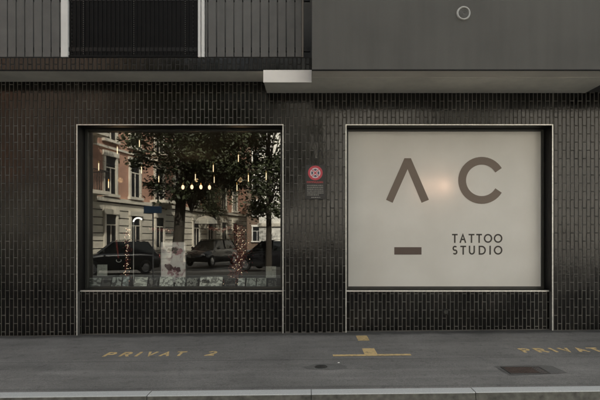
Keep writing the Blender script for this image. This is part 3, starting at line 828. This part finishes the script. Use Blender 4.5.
# red ribbon with a ring
p = P(116,240,.9); rb = empty('red_ribbon', p, label='red ribbon with a pale ring hanging at the left of the left shop', cat='ribbon')
mb = MB(); mb.add([(-.012,0,.0),(.02,0,0),(.055,0,-.33),(.03,0,-.33),(-.012,.004,.0),(.02,.004,0),(.055,.004,-.33),(.03,.004,-.33)],[(0,1,2,3),(4,7,6,5),(0,3,7,4),(1,5,6,2)]); mb.build('ribbon', M['red'], rb)
mb = MB(); mb.path([(.05+.045*cos(R(t)),0,-.37+.03*sin(R(t))) for t in range(150,400,20)], .006, 6); mb.build('ring', M['white'], rb)
mb = MB(); mb.tube((0,0,0),(0,0,RC-p.z),.0015,n=4); mb.build('thread', M['black'], rb)

# lamps glowing through the frosted film
for i, (x, y, s, lb) in enumerate([(441,187,.25,'right one of two warm bulbs glowing through the frosted film'),(423.5,188,.21,'left one of two warm bulbs glowing through the frosted film')]):
    p = P(x, y, GY+.21+.04*i); o = empty('glow_lamp', p, label=lb, cat='lamp', group='warm bulbs behind the frosted film')
    mb = MB(); mb.ball((0,0,0),.016,10,6); mb.build('bulb', M['bulb'], o)
    mb = MB(); mb.tube((0,0,.017),(0,0,RC-p.z),.003,n=5); mb.build('cord', M['black'], o)
    ld = bpy.data.lights.new('bulb_light','POINT'); ld.energy = s*3.6; ld.color = (1,.68,.55); ld.shadow_soft_size = .02
    lo = bpy.data.objects.new('bulb_light', ld); C.objects.link(lo); lo.parent = o; lo.location = (0,-.03,0)

# ------------------------------------------------------------------ the street opposite, seen in the glass
YM = 2*GY+D                   # mirror image of the camera stands here
def Rf(x, y, Yw):             # reflected pixel -> world point at depth Yw (negative)
    d = YM-Yw; return Vector(((x-XV)/FP*d, Yw, E+(HV-y)/FP*d))
M['brickred'] = mat('red brick facade', (.42,.24,.175), .85, noise=(1.5,.2,7), bump=(60,.3,.01))
M['cream'] = mat('cream stone', (.6,.56,.48), .8, noise=(1.2,.15,6))
M['cream2'] = mat('pale plaster', (.75,.73,.68), .8, noise=(.8,.1,6))
M['roofm'] = mat('roof tiles', (.12,.06,.045), .8, noise=(3,.3,4))
M['iron'] = mat('wrought iron', (.02,.02,.02), .5)
def facade_window(bd, c, u, n, wd, ht, surround):
    """window: c bottom centre, u along facade, n outward"""
    c = Vector(c); u = Vector(u); n = Vector(n); z = Vector((0,0,1))
    def slab(mb, a, b, z0, z1, d0, d1):
        vs = [c+u*s+n*d+z*h for h in (z0,z1) for (s,d) in ((a,d0),(b,d0),(b,d1),(a,d1))]
        mb.add(vs, [(0,1,2,3),(4,5,6,7),(0,1,5,4),(1,2,6,5),(2,3,7,6),(3,0,4,7)])
    mb = MB(); s = .16; h = wd/2
    slab(mb,-h-s,-h,-.02,ht,0,.1); slab(mb,h,h+s,-.02,ht,0,.1); slab(mb,-h-s-.05,h+s+.05,ht,ht+.28,0,.14); slab(mb,-h-s-.08,h+s+.08,-.18,-.021,0,.2)
    slab(mb,-h,h,ht*.68,ht*.71,0,.06); slab(mb,-.03,.03,0,ht*.68,0,.06)
    wn = mb.build('window', surround, bd)
    mb = MB(); slab(mb,-h,h,0,ht,.002,.03); mb.build('pane', M['pane'], wn)
A = empty('brick_apartment_house', (-11.5,-12,0), label='red brick apartment house with cream stone base reflected in the left window', cat='building')
AX = -11.5
A.location = (0,0,0)
mb = MB(); mb.box((-26,-38,3.5),(AX,-11.8,14.5)); mb.build('wall', M['brickred'], A)
mb = MB()
for k in range(9): mb.box((-26.02,-38.02,-.3+k*.42),(AX+.03,-11.78,-.3+k*.42+.365))
mb.build('stone_base', M['cream'], A)
mb = MB(); mb.box((-25.99,-37.99,-.3),(AX-.01,-11.81,3.49)); mb.build('wall_core', M['dark'], A)
for z0, z1, pr in ((3.5,3.72,.14),(6.42,6.55,.08),(9.42,9.55,.08),(14.3,14.8,.5)):
    mb = MB(); mb.box((-26.1,-38.1,z0+.001),(AX+pr,-11.8+pr,z1)); mb.build('cornice', M['cream'], A)
mb = MB(); mb.add([(-26.5,-38.5,14.81),(AX+.5,-38.5,14.81),(AX+.5,-11.3,14.81),(-26.5,-11.3,14.81),(-19,-38.5,18),(-19,-11.3,18)],[(0,1,4),(1,2,5,4),(2,3,5),(3,0,4,5),(0,3,2,1)]); mb.build('roof', M['roofm'], A)
for Y in (-13.2,-15.4,-17.75,-20.0,-22.6,-25.0,-27.6,-30.0,-32.6,-35.0):
    for zf, ht in ((.9,1.9),(3.95,2.05),(6.95,2.05),(9.95,2.0),(12.2,1.5)):
        facade_window(A, (AX+.03 if zf < 2 else AX, Y, zf), (0,-1,0), (1,0,0), .85, ht, M['cream'])
for X in (-23,-19,-15):
    for zf, ht in ((.9,1.9),(4.15,2.3),(7.75,2.3),(11.3,2.2)):
        facade_window(A, (X,-11.8+(.02 if zf<2 else 0), zf), (1,0,0), (0,1,0), 1.15, ht, M['cream'])
def balcony(bd, x, y0, y1, z, n=1):
    mb = MB(); mb.box((x,y0,z-.18),(x+1.1*n,y1,z)); mb.box((x,y0+.2,z-.5),(x+.5,y0+.4,z-.181)); mb.box((x,y1-.4,z-.5),(x+.5,y1-.2,z-.181)); b_ = mb.build('balcony', M['cream'], bd)
    mb = MB(); X = x+1.07*n; y = y0+.02
    while y < y1: mb.box((X-.012,y,z),(X+.012,y+.02,z+1.0)); y += .13
    mb.box((X-.03,y0,z+1.001),(X+.03,y1,z+1.05))
    for yy in (y0+.02, y1-.02):
        q_ = x+.1
        while q_ < X-.05: mb.box((q_,yy-.01,z),(q_+.02,yy+.01,z+1.0)); q_ += .13
        mb.box((x,yy-.025,z+1.001),(X-.031,yy+.025,z+1.05))
    mb.build('balcony_railing', M['iron'], b_)
for (a, b, z) in ((-16.3,-14.4,3.9),(-16.3,-14.4,6.9),(-23.6,-21.6,3.9),(-23.6,-21.6,6.9),(-31,-29,6.9)): balcony(A, AX+.001, a, b, z)
_c = Vector((-11.5,-16,0)); _m = Matrix.Rotation(R(14),3,'Z'); A.rotation_euler = (0,0,R(14)); A.location = _c-_m@_c

B = empty('white_apartment_house', (0,0,0), label='sunlit white house beyond the side street reflected at the right of the left window', cat='building')
mb = MB(); mb.box((-3.4,-48,-.3),(24,-23,13)); mb.build('wall', M['cream2'], B)
for z0 in (2.25,6.6,10.0):
    mb = MB(); mb.box((-3.5,-48.1,z0),(24.1,-22.9,z0+.22)); mb.build('cornice', M['cream'], B)
mb = MB(); mb.add([(-4,-48.5,13.01),(24.5,-48.5,13.01),(24.5,-22.4,13.01),(-4,-22.4,13.01),(0,-35,16.5),(20,-35,16.5)],[(0,1,5,4),(1,2,5),(2,3,4,5),(3,0,4),(0,3,2,1)]); mb.build('roof', M['roofm'], B)
for X in (0.6,4.6,8.6,12.6,16.6,20.6):
    for zf in (.9,4.1,7.5,10.6): facade_window(B, (X,-23,zf), (1,0,0), (0,1,0), 1.2, 1.7, M['cream'])
for Y in (-26,-30,-34,-38,-42):
    for zf in (.9,4.1,7.5,10.6): facade_window(B, (-3.4,Y,zf), (0,-1,0), (-1,0,0), 1.1, 1.7, M['cream'])
F = empty('ochre_house', (0,0,0), label='ochre house closing the far end of the reflected side street', cat='building')
mb = MB(); mb.box((-22,-72,-.3),(8,-58,15)); mb.build('wall', mat('ochre plaster', (.16,.11,.08), .85, noise=(.6,.2,6)), F)
mb = MB(); mb.add([(-22.5,-72.5,15.01),(8.5,-72.5,15.01),(8.5,-57.5,15.01),(-22.5,-57.5,15.01),(-18,-65,19),(4,-65,19)],[(0,1,5,4),(1,2,5),(2,3,4,5),(3,0,4),(0,3,2,1)]); mb.build('roof', M['roofm'], F)
for X in (-18,-14.5,-11,-7.5,-4,-.5,3,6):
    for zf in (1.0,4.6,8.2,11.6): facade_window(F, (X,-58,zf), (1,0,0), (0,1,0), 1.2, 2.0, M['cream2'])
G2 = empty('grey_corner_house', (0,0,0), label='grey plaster house on the far right across the street, behind the camera', cat='building')

# trees
M['bark'] = mat('bark', (.035,.028,.021), .9, noise=(8,.3,6), bump=(30,.8,.03))
def leaf_mat():
    m = mat('leaves', (.05,.075,.025), .6); n = m.node_tree.nodes; l = m.node_tree.links; b = n['Principled BSDF']
    at = n.new('ShaderNodeAttribute'); at.attribute_name = 'leaf_rand'; cr = n.new('ShaderNodeValToRGB')
    cr.color_ramp.elements[0].color = (.016,.024,.009,1); cr.color_ramp.elements[1].color = (.055,.066,.027,1)
    l.new(at.outputs['Fac'], cr.inputs[0]); l.new(cr.outputs[0], b.inputs['Base Color']); return m
M['leaf'] = leaf_mat()
def tree(x, y, h, rad, zlow, label, seed, nclump=60, per=130, tr=.24, off=0):
    random.seed(seed); o = empty('street_tree', (x,y,0), label=label, cat='tree', group='street trees across the road')
    mb = MB(); top = Vector((random.uniform(-.2,.2),random.uniform(-.2,.2),h*.55))
    mb.path([(off,0,-.2),(off*.8,0,h*.2),(off*.6+top.x*.3,top.y*.3,h*.42),top,(top.x,top.y,h*.8)], [tr*1.25,tr,tr*.92,tr*.75,tr*.2], 10)
    cl = []
    for k in range(nclump):
        t = random.uniform(0,2*pi); r = rad*math.sqrt(random.random()); z = random.uniform(zlow+.4, h) if k % 7 else random.uniform(zlow-.9, zlow+.8)
        if k % 7 == 0: r = rad*random.uniform(.5,1.15)
        f = 1-((z-(zlow+h)/2)/((h-zlow)/2+.3))**2*.55
        cl.append(Vector((r*cos(t)*f, r*sin(t)*f, z)))
    for c_ in cl[::3]:
        s_ = Vector((0,0,random.uniform(h*.3,h*.55))); mid = s_.lerp(c_,.5)+Vector((0,0,.4)); mb.path([s_,mid,c_],[tr*.22,tr*.12,.012],6)
    mb.build('trunk', M['bark'], o)
    mb = MB(); rn = []
    for c_ in cl:
        cr_ = random.uniform(.35,1.05); tone = random.random()
        for k in range(per):
            d = Vector((random.gauss(0,1),random.gauss(0,1),random.gauss(0,.7)))*cr_*.5
            p = c_+d; u = Vector((random.gauss(0,1),random.gauss(0,1),random.gauss(0,.6))).normalized()*random.uniform(.04,.13); v = u.cross(Vector((random.gauss(0,1),random.gauss(0,1),random.gauss(0,1)))).normalized()*u.length*.5
            mb.add([p-u,p+v,p+u,p-v],[(0,1,2,3)]); rn.append(min(1,max(0,tone*.6+random.random()*.4)))
    t = mb.build('crown', M['leaf'], o, fix=False); at = t.data.attributes.new('leaf_rand','FLOAT','FACE'); at.data.foreach_set('value', rn)
p = Rf(176, 200, -13.6); tree(p.x+.7, -13.6, 9.0, 3.1, 4.2, 'broad leafy tree with thick dark trunk reflected mid window', 4, 130, 210, .25, -.7)
tree(-1.95, -14, 9.5, 3.2, 3.7, 'leafy tree with slim trunk reflected at the right of the left window', 9, 110, 190, .13)
tree(-7.2, -27, 9.5, 2.6, 4.2, 'smaller tree further down the reflected side street', 14, 60, 190, .14)
tree(6.5, -14.5, 10, 3.8, 3.9, 'tree across the road in front of the white house', 19, 50, 130, .18)

tree(-14.2, -10.5, 10, 3.0, 2.8, 'added bushy tree out of view across the road to the left, screening the brick glow', 31, 60, 130, .16)  # added unseen tree, screens the brick house's glow from the left tiles
# street name post
p = Rf(153, 209.5, -9.6)
sp = empty('street_sign', (p.x,-9.6,-.12), label='blue street plate on a grey post reflected in the left window', cat='street sign')
mb = MB(); mb.tube((0,0,0),(0,0,p.z+.3),.028,n=12); mb.build('post', mat('galvanised post',(.25,.25,.25),.5,metal=.3), sp)
mb = MB(); mb.bbox((-.34,.03,p.z-.02),(.34,.045,p.z+.24),.004); mb.build('plate', mat('blue plate',(.07,.14,.24),.4), sp)

# cars ---------------------------------------------------------------------
M['carblack'] = mat('dark car paint', (.012,.012,.014), .25, coat=.6)
M['cargrey'] = mat('grey car paint', (.05,.052,.055), .3, coat=.6)
M['carglass'] = mat('car glass', (.015,.017,.018), .05)
M['tyre'] = mat('tyre', (.015,.015,.015), .85)
M['rim'] = mat('wheel rim', (.35,.35,.36), .35, metal=.8)
M['lampg'] = mat('headlight glass', (.6,.6,.6), .1)
M['tail'] = mat('tail light', (.3,.02,.02), .2)
def make_car(label, paint):
    o = empty('parked_car', label=label, cat='car', group='cars parked across the road')
    # body cross-sections along x: (x, z_low, z_belt, half width)
    prof = [(-2.1,.42,.62,.66),(-2.02,.28,.86,.78),(-1.6,.22,.92,.86),(-1.0,.2,.94,.89),(.0,.2,.92,.9),(.9,.2,.9,.89),(1.35,.22,.84,.87),(1.85,.26,.74,.8),(2.08,.36,.6,.66)]
    mb = MB(); rings = []
    for (x, zl, zb_, hw) in prof:
        rings.append([(x,-hw*.9,zl),(x,-hw,zl+.12),(x,-hw,zb_-.16),(x,-hw*.93,zb_-.02),(x,-hw*.6,zb_+.01),(x,0,zb_+.03),(x,hw*.6,zb_+.01),(x,hw*.93,zb_-.02),(x,hw,zb_-.16),(x,hw,zl+.12),(x,hw*.9,zl)])
    n = len(rings[0]); vs = [q_ for r_ in rings for q_ in r_]; fs = []
    for i in range(len(rings)-1):
        for j in range(n): fs.append((i*n+j,i*n+(j+1)%n,(i+1)*n+(j+1)%n,(i+1)*n+j))
    fs += [tuple(range(n)), tuple(range((len(rings)-1)*n, len(rings)*n))]
    mb.add(vs, fs); body = mb.build('body', paint, o, smooth=True)
    g = [(-1.85,.88,.74),(-1.45,1.36,.6),(-.5,1.45,.6),(.25,1.4,.6),(1.1,.86,.74)]
    # cabin: glasshouse + roof
    mb = MB(); vs = []
    B0 = [(-1.85,.9),(1.12,.88)]; T0 = [(-1.4,1.37),(.3,1.38)]
    vs = [(-1.85,-.8,.88),(1.12,-.78,.85),(1.12,.78,.85),(-1.85,.8,.88),(-1.4,-.62,1.37),(.28,-.62,1.38),(.28,.62,1.38),(-1.4,.62,1.37)]
    mb.add(vs,[(0,1,5,4),(1,2,6,5),(2,3,7,6),(3,0,4,7)]); mb.build('car_windows', M['carglass'], o)
    mb = MB(); rr = [(-1.44,1.36,.6),(-1.2,1.42,.6),(-.5,1.46,.6),(.1,1.43,.6),(.32,1.37,.6)]
    vs = []
    for (x, z, hw) in rr: vs += [(x,-hw-.03,z-.015),(x,-hw*.7,z+.01),(x,0,z+.02),(x,hw*.7,z+.01),(x,hw+.03,z-.015)]
    fs = [(i*5+j,i*5+j+1,i*5+j+6,i*5+j+5) for i in range(4) for j in range(4)]
    mb.add(vs, fs)
    for s_ in (-1,1):
        for (a_, b_) in (((-1.86,.8,.87),(-1.42,.63,1.37)),((-.35,.8,.89),(-.38,.635,1.42)),((1.14,.785,.84),(.3,.63,1.385))):
            mb.tube((a_[0],s_*a_[1],a_[2]),(b_[0],s_*b_[1],b_[2]),.035,n=6)
    mb.build('roof', paint, o)
    for sx in (-1.28,1.3):
        for s_ in (-1,1):
            y = s_*.8; mb = MB(); mb.lathe((sx,y,.31),[(.2,-.1),(.29,-.1),(.315,-.07),(.315,.07),(.29,.1),(.2,.1)],24,axis='y'); wh = mb.build('wheel', M['tyre'], o)
            mb = MB(); mb.lathe((sx,y,.31),[(0,s_*.085),(.06,s_*.095),(.19,s_*.07),(.21,s_*.1)],20,axis='y'); mb.build('rim', M['rim'], wh)
    for s_ in (-1,1):
        mb = MB(); mb.ball((1.93,s_*.58,.62),.12,10,6,(.7,1.4,.7)); mb.build('headlight', M['lampg'], o, smooth=True)
        mb = MB(); mb.ball((-2.03,s_*.62,.74),.1,10,6,(.5,1.3,1.1)); mb.build('tail_light', M['tail'], o, smooth=True)
        mb = MB(); mb.ball((.78,s_*.98,.97),.09,10,6,(.7,1.1,.8)); mb.build('side_mirror', paint, o, smooth=True)
    return o
c1 = make_car('dark car reflected at the left of the left window', M['carblack'])
def put(o, px_, Y, rz): p_ = Rf(px_, 240, Y); o.location = (p_.x, Y, -.12); o.rotation_euler = (0,0,rz); o.scale = (.82,.95,1.06)
put(c1, 119, -13.0, R(180-25))
for px_, Y, rz, lb in ((212,-19.5,R(115),'dark car reflected behind the poster and the garland'),(272,-15.5,R(200),'dark car reflected at the right of the left window'),(330,-12.2,R(178),'dark car on the far kerb reflected behind the frosted window')):
    c2 = copy_tree(c1); c2['label'] = lb; put(c2, px_, Y, rz)
bpy.data.objects.remove(G2)

# small litter on the pavement
c = G(338.5, 363.3); mb = MB(); mb.tube((c.x-.01,c.y,gz(c.x)+.006),(c.x+.012,c.y+.01,gz(c.x)+.006),.005,n=8)
mb.build('paper_scrap', M['white'], label='tiny white scrap lying on the pavement beside the round cap', cat='litter')
